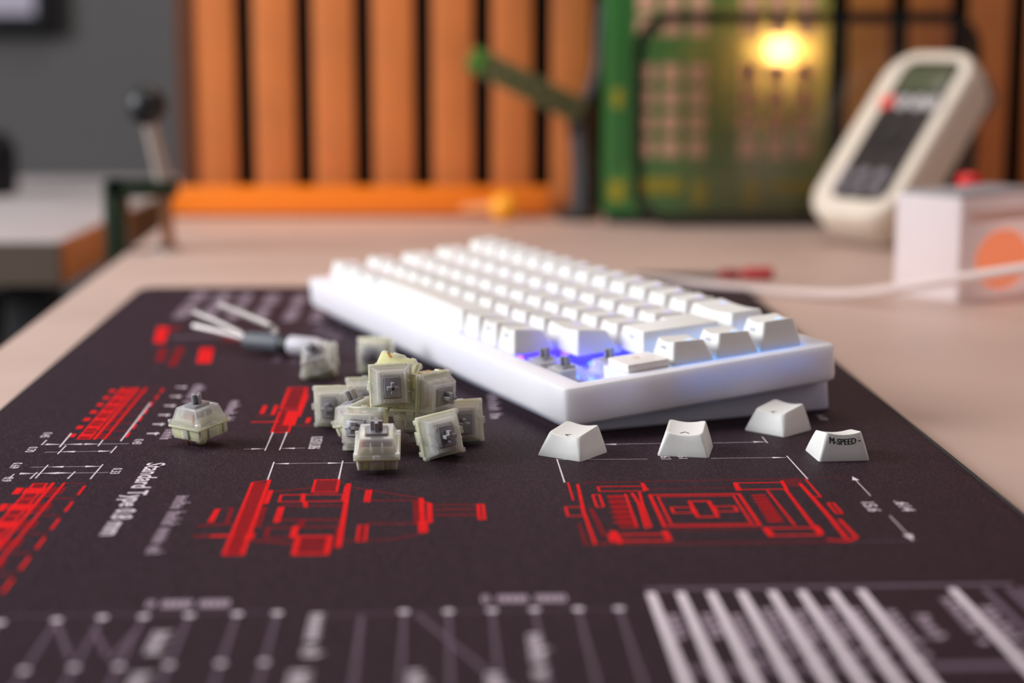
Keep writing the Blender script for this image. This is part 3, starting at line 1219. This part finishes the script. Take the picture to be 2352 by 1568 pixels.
# ------------------------------------------------------------------ loose keycaps
loose = (
    ('white arrow keycap lying nearest the corner of the keyboard', (21.2, 606.8), 146, '>', 'rear'),
    ('white arrow keycap with a caret mark, lying between two others', (61.0, 610.6), 169, 'v', 'rear'),
    ('white arrow keycap lying closest to the side of the keyboard, behind the lettered one', (98.6, 645.0), 137, '>', 'rear'),
    ('white keycap with black speed lettering on its front face', (113.1, 604.4), 6, 'M-SPEED -', 'front'))
for label, (x, y), ang, body, side in loose:
    t = thing('loose_keycap', label, 'keycap', (x, y, .02), (0, 0, math.radians(ang)), 'keycaps pulled off the keyboard')
    make_cap(0, 1, t)
    hf, hr, bw, bd, tw, y0, y1 = cap_top(0, 1)
    if side == 'front':
        vs, fs = text_mesh(body, 3.0, 'CENTER', .0)
        # lie on the front wall, which leans back
        t0, t1 = .60, .86
        q = []
        for px, pz, _ in vs:
            t_ = .62 + pz / 9.4
            yy = -bd / 2 + (y0 + bd / 2) * t_
            bul = .25 * math.sin(PI * t_)
            q.append((px * .83 + .3, yy * (1 + bul / 18) - .06, (cap_z(0, 1, px, y0)) * t_ + .02))
        lt = MB()
        for kx in (-.09, 0., .09):               # heavy strokes
            lt.add([(a_ + kx, b_ - abs(kx) * .05, c_) for a_, b_, c_ in q], fs)
        lt.build('lettering', M_ink, t, smooth=False)
    else:
        m = MB()
        cx_, cy_ = 0, y1 - 2.6
        pts = {'<': [(1.1, 1.2), (-.9, .2), (1.1, -.6)], '>': [(-1.1, 1.2), (.9, .2), (-1.1, -.6)], 'v': [(-1.6, .9), (0, -.7), (1.6, .9)]}[body]
        for a, b in zip(pts[:-1], pts[1:]):
            a, b = Vector((cx_ + a[0], cy_ + a[1])), Vector((cx_ + b[0], cy_ + b[1]))
            d = (b - a).normalized()
            n_ = Vector((-d.y, d.x)) * .17
            q = [a - n_, b - n_, b + n_, a + n_]
            m.add([(p.x, p.y, cap_z(0, 1, p.x, p.y, 1.05) + .07) for p in q], [(0, 1, 2, 3)])
        m.build('arrow_mark', M_ink, t, smooth=False)

# ------------------------------------------------------------------ loose switches
SWITCHES = (
    # label, photo point of the flange centre, height, stem direction, spin
    ('clear and cream keyboard switch standing upright alone on the pad', (457, 968), 8.2, (-.06, -.10, 1), 84),
    ('blurred tipped switch lying closest to the wire keycap puller', (733, 828), 7.6, (-.30, -.55, .75), 25),
    ('blurred switch lying behind the pile, closest to the front of the keyboard', (862, 815), 7.6, (-.35, -.92, .12), 4),
    ('switch on its side at the left end of the pile, grey stem facing forward', (768, 932), 7.9, (-.22, -.97, .05), 93),
    ('topmost switch of the pile with its stem square facing forward', (898, 884), 23.0, (.14, -.98, .06), 92),
    ('switch at the top back of the pile showing its cream underside', (906, 866), 23.0, (.15, .75, -.6), 14),
    ('switch on the upper right of the pile, stem turned sideways', (993, 903), 19.5, (.72, -.68, -.05), 0),
    ('rearmost right switch of the pile, lying on its side', (1060, 966), 7.9, (.14, -.98, .06), 93),
    ('front right switch of the pile with its stem turned to the lettered keycap', (1010, 998), 8.2, (.42, -.88, .14), 98),
    ('frontmost switch of the pile, leaning back upright with stem on top', (867, 1026), 8.3, (0, -.33, .94), 2),
    ('bright glossy switch just behind the frontmost one, stem to the left', (838, 985), 8.2, (-.42, -.86, .22), 4),
    ('upright tilted switch at the left of the pile, stem sticking up', (826, 958), 9.0, (-.34, .05, .93), 45),
    ('upside-down switch in the middle of the pile, cream base on top', (956, 950), 11.6, (-.05, -.30, -.95), 4),
    ('half hidden switch at the back of the pile with a copper leaf showing', (842, 912), 8.0, (-.15, -.98, .1), 3),
)
first = None
for label, (u, v), z, ax, spin in SWITCHES:
    p = on_plane(u, v, z)
    t = thing('loose_switch', label, 'switch', p, aim(ax, spin).to_euler(), 'switches scattered on the desk pad')
    for part in sw_first:
        copy_part(part, t)

# ------------------------------------------------------------------ wire keycap puller
h0, h1 = on_plane(566, 782, 6), on_plane(744, 800, 6)
pl = thing('keycap_puller', 'wire keycap puller with grey sleeve and black collar lying on the pad', 'puller', (h0.x, h0.y, 0))
B = Vector((h0.x, h0.y, 0))


def rel(u, v, z):
    return tuple(on_plane(u, v, z) - B)


M_wire = mat('steel_wire', (176, 168, 166), .4, .35)
a, b = Vector(rel(566, 782, 6)), Vector(rel(744, 800, 6))
MB().tube([a.lerp(b, t) for t in (0, .02, .25, .45, .47)], [3.6, 4.2, 4.6, 4.4, 3.6], 16).build('grip_sleeve', mat('grey_grip', (92, 96, 104), .5), pl)
MB().tube([a.lerp(b, t) for t in (.46, .48, .56, .58)], [4.2, 4.8, 4.8, 4.2], 16).build('collar', M_black, pl)
MB().tube([a.lerp(b, t) for t in (.57, .6, .9, 1.0)], [4.2, 4.5, 4.4, 3.0], 16).build('handle', mat('white_handle', (206, 202, 210), .35), pl)
MB().tube([a.lerp(b, .02), Vector(rel(560, 776, 6)), Vector(rel(500, 760, 8)), Vector(rel(446, 748, 9))], 1.5, 8).build('wire', M_wire, pl)
MB().tube([a.lerp(b, .03), Vector(rel(552, 764, 9)), Vector(rel(500, 738, 13)), Vector(rel(446, 716, 15)), Vector(rel(440, 722, 14))], 1.2, 8).build('wire', M_wire, pl)
MB().tube([a.lerp(b, .30), Vector(rel(632, 758, 10)), Vector(rel(622, 748, 12)), Vector(rel(560, 722, 15)), Vector(rel(504, 700, 17))], 1.5, 8).build('wire', M_wire, pl)

# ------------------------------------------------------------------ cable and screwdriver behind the keyboard
M_cable = mat('pale_pink_cable', (224, 204, 198), .55, noise=(700, .08))
pts = [(62, 1035, 4), (95, 1040, 1.5), (130, 1022, -.2), (165, 1003, -.2), (190, 985, 2), (218, 965, 9), (250, 945, 18), (290, 925, 27), (340, 905, 34), (420, 880, 38)]


def smooth_path(p, k=6):
    P_ = [Vector(q) for q in p]
    out = []
    for i in range(len(P_) - 1):
        a, b, c, d = P_[max(i - 1, 0)], P_[i], P_[i + 1], P_[min(i + 2, len(P_) - 1)]
        for j in range(k):
            t = j / k
            out.append(.5 * ((2 * b) + (c - a) * t + (2 * a - 5 * b + 4 * c - d) * t * t + (3 * b - a - 3 * c + d) * t ** 3))
    out.append(P_[-1])
    return out


cb = thing('usb_cable', 'pale pinkish cable curving from behind the keyboard up past the white box', 'cable', (62, 1035, 0))
MB().tube([p - Vector((62, 1035, 0)) for p in smooth_path([(46, 918, 12), (66, 935, 9), (70, 975, 5), (62, 1010, 4)] + pts)], 2.7, 10).build('sleeve', M_cable, cb)
MB().tube([Vector((31.5, 912.2, 12)) - Vector((62, 1035, 0)), Vector((46, 918, 12)) - Vector((62, 1035, 0))], [4, 4], 12).build('plug', M_cable, cb)
sd = thing('screwdriver', 'thin black screwdriver with a red grip lying behind the keyboard', 'screwdriver', (86, 1085, DESK_Z), (0, 0, -.08))
MB().tube([(-10, 0, 2.2), (48, 0, 2.4)], 1.6, 10).build('shaft', M_black, sd)
MB().tube([(40, 0, 3), (44, 0, 3.5), (52, 0, 3.5), (54, 0, 3)], [2, 3.3, 3.3, 2.2], 12).build('grip', mat('red_grip', (150, 40, 42), .5), sd)
MB().tube([(54, 0, 3.2), (57, 0, 4), (72, 0, 4.2), (74, 0, 4)], [2.2, 4.0, 4.2, 2.5], 12).build('end_cap', mat('red_cap', (178, 52, 52), .5), sd)

# ------------------------------------------------------------------ slatted wood panel
M_slat = mat('orange_wood', (196, 116, 58), .55, noise=(14, .10))
PY = 1498.0
pn = thing('slat_panel', 'upright orange wood slat wall panel with black gaps behind the desk', 'panel', (0, PY, -750))
MB().box(-262, 900, 9, 22, 0, 1650).build('backing_felt', mat('black_felt', (4, 3, 3), 1.0), pn)
MB().box(-279, -264.6, -2, 22, 0, 1650).build('end_strip', mat('dark_wood_edge', (84, 46, 20), .6), pn)
pitch, sw_ = 49.5, 33.5
x = -264.1
while x < 880:
    MB().box(x, x + sw_, 0, 8.8, 0, 1650, r=1.0).build('slat', M_slat, pn)
    x += pitch
rl = thing('orange_rail', 'glossy orange rail lying along the foot of the wood slats', 'rail', (-125, 1470, DESK_Z))
MB().box(-157, 157, -10, 10, 2.5, 25, r=3).build('bar', mat('orange_lacquer', (238, 128, 26), .35, coat=.4), rl)
MB().box(-150, 150, -8, 8, 0, 2.5).build('foot_strip', mat('brown_strip', (92, 44, 18), .6), rl)
kn = thing('ball_handle_tool', 'small tool with a round yellow ball handle at the end of the orange rail', 'tool', (-6, 1432, DESK_Z))
MB().sphere((0, 0, 11.5), 11.5).build('ball', mat('yellow_ball', (240, 160, 20), .4), kn)
MB().tube([(-34, 8, 9), (-8, 2, 11)], [3.5, 4.5], 12).build('ferrule', mat('peach_ferrule', (226, 150, 96), .4), kn)

# ------------------------------------------------------------------ circuit board standing by the slats
CB = thing('circuit_board_panel', 'tall green circuit board with rows of copper squares standing upright', 'circuit board', (161, 1418, DESK_Z))
M_pcb = see_through('green_board', (4, 146, 74), .11, .25, .32, (.98, .94, .8), .0, (255, 236, 180))
MB().box(-89, 89, -1, 1, 7, 262, r=.3).build('board', M_pcb, CB)
MB().box(-86, 88, -7, 7, 0, 7.2, r=1).build('foot', M_black, CB)
M_pad_cu = mat('copper_square', (236, 182, 148), .5)
for cxp, rows_ in (((-56, -36, -15), (60, 79.6, 99, 118.4, 155, 173, 192, 211)), ((26, 47.5, 69), (60, 79.6, 99, 118.4, 155, 173, 192, 211))):
    for xx in cxp:
        for zz in rows_:
            MB().box(xx - 7.3, xx + 7.3, -1.6, -1.0, zz - 7.3, zz + 7.3).build('copper_square', M_pad_cu, CB)
M_silk = mat('yellow_silkscreen', (176, 160, 40), .5)
for x0_, x1_, z0_, z1_ in ((-82, -74, 92, 106), (-84, -72, 18, 34), (-66, -26, 24, 36), (-18, -6, 14, 34), (23, 36, 14, 36), (44, 80, 24, 34)):
    MB().box(x0_, x1_, -1.45, -1.0, z0_, z1_).build('silkscreen_mark', M_silk, CB)
M_trace = mat('trace_green', (18, 112, 58), .4)
for k in range(6):
    MB().box(-80 + k * 3.2, -79 + k * 3.2, -1.3, -1.0, 40 + k * 2, 252 - k * 5).build('trace', M_trace, CB)
    MB().box(-8 + k * 4.5, -6.8 + k * 4.5, -1.3, -1.0, 40, 250).build('trace', M_trace, CB)
# warm lamp behind the board
lp = thing('desk_lamp', 'small warm lamp glowing through the green circuit board from behind', 'lamp', (215, 1456, DESK_Z))
MB().lathe([(22, 0), (22, 5), (18, 7), (5, 8), (4, 12)], 28).build('base', M_black, lp)
MB().tube([(0, 0, 10), (0, 0, 112)], 4, 12).build('pole', M_black, lp)
MB().lathe([(5, 112), (9, 114), (9, 124), (7, 126)], 20).build('socket', M_black, lp)
MB().lathe([(27, 10), (28, 10), (28, -8), (22, -19), (8, -23), (8, -21.5), (21, -17.5), (26.5, -7.5)], 28, Matrix.Translation((0, 0, 137)) @ Matrix.Rotation(PI / 2, 4, 'X')).build('shade', mat('lamp_shade', (70, 62, 54), .5), lp)  # hood added behind the bulb to keep its light off the slats
bulb = MB().sphere((0, 0, 137), 16).build('bulb', mat('warm_bulb', (255, 230, 190), .4, emit=((255, 208, 150), 330.0)), lp)

# clear smoked plate with a dark rounded rim in front of the board
sm = thing('smoked_plate', 'clear smoked acrylic plate with dark rounded rim before the circuit board', 'plate', (228, 1392, DESK_Z))
PWD, PHT = 268, 166
po = [(x, z) for x, z in rrect(PWD, PHT, 30, 9, 0, PHT / 2)]
pi_ = [(x, z) for x, z in rrect(PWD - 18, PHT - 18, 22, 9, 0, PHT / 2)]
M_smoke = see_through('smoked_acrylic', (60, 52, 48), .985, .05, .2, (.955, .945, .93), .0)
M_rim = see_through('smoked_rim', (30, 34, 30), .45, .15, .3, (.5, .5, .46), .02)
MB().loft([[(x, -1, z) for x, z in pi_], [(x, 1, z) for x, z in pi_]]).build('pane', M_smoke, sm, smooth=False)
MB().loft([[(x, -2, z) for x, z in po], [(x, 2, z) for x, z in po], [(x, 2, z) for x, z in pi_], [(x, -2, z) for x, z in pi_]], close=True).build('rim', M_rim, sm)

# ------------------------------------------------------------------ helping-hand stand with a strip of circuit board
hh = thing('clamp_stand', 'black articulated clamp stand beside the green circuit board', 'stand', (54, 1445, DESK_Z))
MB().lathe([(18, 0), (18, 6), (15, 9), (4, 10)], 24).build('base', M_black, hh)
M_dk = mat('dark_grey_metal', (48, 48, 52), .5)
MB().tube([(4, 0, 8), (4, 0, 40), (0, 0, 76)], [11, 10, 8], 12).build('post', M_dk, hh)
MB().box(-9, 9, -7, 7, 68, 92, r=3).build('clamp_head', M_black, hh)
MB().tube([(3, 0, 86), (15, 0, 120), (19, 0, 175)], [6, 5.5, 5], 10).build('arm', M_black, hh)
a, b = Vector((-32, 1436, 127)), Vector((56, 1436, 84))
d = (b - a)
st = thing('strip_board', 'narrow olive circuit strip with a green end held by the clamp stand', 'circuit board', (a + b) / 2, (0, math.atan2(-d.z, d.x), 0))
MB().box(-49, 49, -1, 1, -10.5, 10.5, r=.5).build('strip', mat('olive_board', (84, 84, 50), .5), st)
MB().box(-51, -37, -1.8, 1.8, -9.2, 9.2, r=.8).build('green_end', mat('leaf_green', (66, 120, 40), .5), st)
for k in range(6):
    MB().lathe([(3.0, -1.0), (3.0, -.0)], 12, Matrix.Translation((-30 + 13 * k, -1.0, 0)) @ Matrix.Rotation(PI / 2, 4, 'X')).build('solder_pad', mat('pale_solder', (160, 140, 96), .4, .4), st)

# ------------------------------------------------------------------ multimeter leaning on its stand
ea = math.radians(48)
back = Vector((.77, .638, 0))
Wd = Vector((.638, -.77, 0))
Ld = (back * math.cos(ea) + Vector((0, 0, 1)) * math.sin(ea)).normalized()
Nd = Wd.cross(Ld).normalized()
mm = thing('multimeter', 'cream handheld multimeter with dark face and red button, leaning back', 'multimeter', (236, 1250, 26.0))
mm.rotation_euler = Matrix((Wd, Ld, Nd)).transposed().to_euler()
M_beige = mat('cream_shell', (222, 208, 190), .45)
L = []
for z, k in ((-38, 7), (-33, 2.5), (-16, 0), (-4, 0), (0, 2.5), (1.2, 6)):
    L.append([(x, y, z) for x, y in rrect(80 - 2 * k, 156 - 2 * k, 26 - k, 8, 0, 68)])
MB().loft(L).build('shell', M_beige, mm)
MB().loft([[(x, y, z) for x, y in rrect(w_, l_, 12, 6, 0, 130)] for z, w_, l_ in ((-50, 54, 26), (-46, 62, 34), (-24, 66, 36))]).build('battery_hump', mat('grey_shell', (92, 88, 88), .5), mm)
MB().loft([[(x, y, z) for x, y in rrect(50 - 2 * k, 128 - 2 * k, 9, 6, 4, 70)] for z, k in ((1.0, 0), (1.9, .6))]).build('face_panel', mat('dark_face', (46, 42, 42), .35), mm)
MB().box(-17, 25, 104, 128, 1.8, 2.4, r=1.5).build('display', mat('lcd_green', (82, 88, 66), .25), mm)
for xx, nm, c in ((-16, 'red_button', (226, 66, 54)), (-2, 'grey_button', (176, 170, 168)), (12, 'grey_button', (172, 166, 162)), (24, 'grey_button', (168, 162, 158))):
    MB().lathe([(6.4, 1.8), (6.4, 4.2), (4.5, 5.2)], 18, Matrix.Translation((xx, 93, 0))).build(nm, mat(nm + '_plastic', c, .45), mm)
MB().lathe([(16, 1.8), (15, 4), (4, 4.4)], 28, Matrix.Translation((0, 66, 0))).build('dial', mat('dial_black', (34, 32, 33), .4), mm)
for xx in (-16, 0, 16):
    for yy in (16, 28):
        MB().lathe([(5, 1.8), (5, 3.2), (3, 3.4)], 14, Matrix.Translation((xx, yy, 0))).build('input_jack', mat('jack_grey', (128, 122, 128), .4), mm)
# tilt stand
hz = Matrix((Wd, Ld, Nd)).transposed()
top_l = Vector((0, 112, -40))
foot_w = Vector((236, 1250, 26.0)) + hz @ top_l
ft = hz.inverted() @ (Vector((foot_w.x + back.x * 22, foot_w.y + back.y * 22, DESK_Z + 2)) - Vector((236, 1250, 26.0)))
MB().tube([top_l, ft], [5, 4], 10).build('tilt_stand', M_black, mm)

# ------------------------------------------------------------------ white box and bottle at the right
bxc = Vector((249, 985, DESK_Z))
la, ra = Vector((-.6, .8)), Vector((.8, .6))
bt = thing('lit_box', 'white translucent box on the desk, with an added glow inside and in its round orange graphic', 'box', bxc, (0, 0, math.atan2(.6, .8)))
MB().box(0, 84, 0, 47, 0, 58, r=1.2).build('body', see_through('white_card', (232, 227, 228), 0., .45, .3, (1, 1, 1), -.03), bt)
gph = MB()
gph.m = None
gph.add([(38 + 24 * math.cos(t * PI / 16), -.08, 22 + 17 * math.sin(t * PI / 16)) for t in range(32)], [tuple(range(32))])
gph.build('orange_glow_graphic', mat('orange_glow_graphic', (255, 150, 108), .6, emit=((255, 142, 98), .4)), bt, smooth=False)  # flat graphic with emission added so that it looks lit
MB().add([(8, -.08, 44), (84, -.08, 44), (84, -.08, 50), (8, -.08, 50)], [(0, 1, 2, 3)]).build('peach_band', mat('peach_band', (236, 196, 184), .6), bt, smooth=False)
MB().box(2, 82, 2, 45, 58, 60, r=1).build('lid', mat('grey_lid', (150, 146, 150), .5), bt)
MB().sphere((46, 20, 24), 8).build('added_inner_light', mat('pink_glow', (255, 220, 205), .5, emit=((255, 200, 186), 15.0)), bt)  # unseen bulb added inside to brighten the translucent walls
bo = thing('capped_bottle', 'small black bottle with a red cap standing behind the white box', 'bottle', (281, 1095, DESK_Z))
MB().lathe([(11, 0), (12, 2), (12, 42), (7, 50), (6, 52)], 24).build('body', M_black, bo)
MB().lathe([(7.5, 50), (8, 52), (7.5, 62), (5, 64)], 24).build('cap', mat('red_bottle_cap', (214, 16, 14), .4), bo)

# ------------------------------------------------------------------ bench clamp on the desk's corner
M_green = mat('dark_green_enamel', (24, 40, 16), .45)
cl = thing('bench_clamp', 'dark green bench clamp with a black knob gripping the corner of the desk', 'clamp', (-240, 1233, DESK_Z))
MB().box(-42, -26.5, -9, 9, -48, 49, r=2).build('frame_bar', M_green, cl)
MB().box(-40, 8, -9, 9, 38, 49, r=2).build('upper_arm', M_green, cl)
MB().box(-40, 4, -9, 9, -48, -38, r=2).build('lower_arm', M_green, cl)
M_rod = mat('copper_brown_rod', (168, 116, 84), .35, .7)
MB().tube([(1, 0, 4), (0, 0, 40)], 4.2, 14).build('screw', M_rod, cl)
MB().lathe([(10, 0), (10, 3), (6, 5)], 20).build('pressure_foot', M_steel, cl)
MB().tube([(-1, 0, 48), (-9, 0, 88)], 5.2, 14).build('handle_rod', mat('pale_steel_rod', (206, 190, 178), .3, .7), cl)
MB().sphere((-11, 0, 100), 14).build('knob', M_black, cl)

# ------------------------------------------------------------------ second table, stool and screen at the back left
st2 = thing('side_table', 'pale grey side table with an orange-brown edge beyond the clamp', 'table', (-800, 1600, -750))
M_tt = mat('pale_grey_laminate', (196, 186, 186), .5, noise=(7, .05))
MB().box(-500, 470, -310, 290, 714, 747).build('tabletop', M_tt, st2, bevel=1)
MB().box(470, 472, -309, 289, 715, 746).build('edge_band', mat('orange_brown_edge', (204, 128, 62), .55), st2)
MB().box(-500, 470, -312, -310, 715, 746).build('front_band', mat('grey_brown_edge', (104, 88, 76), .55), st2)
for x, y in ((440, -270), (440, 250), (-460, -270), (-460, 250)):
    MB().box(x - 18, x + 18, y - 18, y + 18, 0, 714, r=2).build('leg', M_black, st2)
so = thing('stool', 'grey cushioned stool under the pale side table', 'stool', (-480, 1530, -750))
MB().lathe([(90, 590), (112, 600), (120, 630), (112, 658), (70, 670), (2, 672)], 32).build('cushion', mat('grey_cushion', (116, 118, 118), .8), so)
MB().tube([(0, 0, 20), (0, 0, 595)], 25, 16).build('column', M_black, so)
MB().lathe([(170, 0), (170, 12), (40, 30), (26, 40)], 32).build('base', M_black, so)
dk = thing('black_speaker', 'small rounded black speaker on the pale side table at the picture edge', 'speaker', (-505, 1680, -3))
MB().lathe([(34, 0), (38, 6), (38, 44), (30, 56), (2, 58)], 28).build('body', M_black, dk)
MB().lathe([(30.5, 56.2), (31, 58), (28, 59)], 28).build('ring', M_dk, dk)
sc = thing('wall_screen', 'black framed screen hanging on the grey wall', 'screen', (-900, 2500, 150))
MB().box(-260, 275, -34, 0, 0, 320, r=4).build('frame', M_black, sc)
MB().box(-238, 250, -35.5, -33, 24, 300).build('display', mat('lavender_display', (150, 142, 158), .4, emit=((168, 160, 176), .25)), sc)
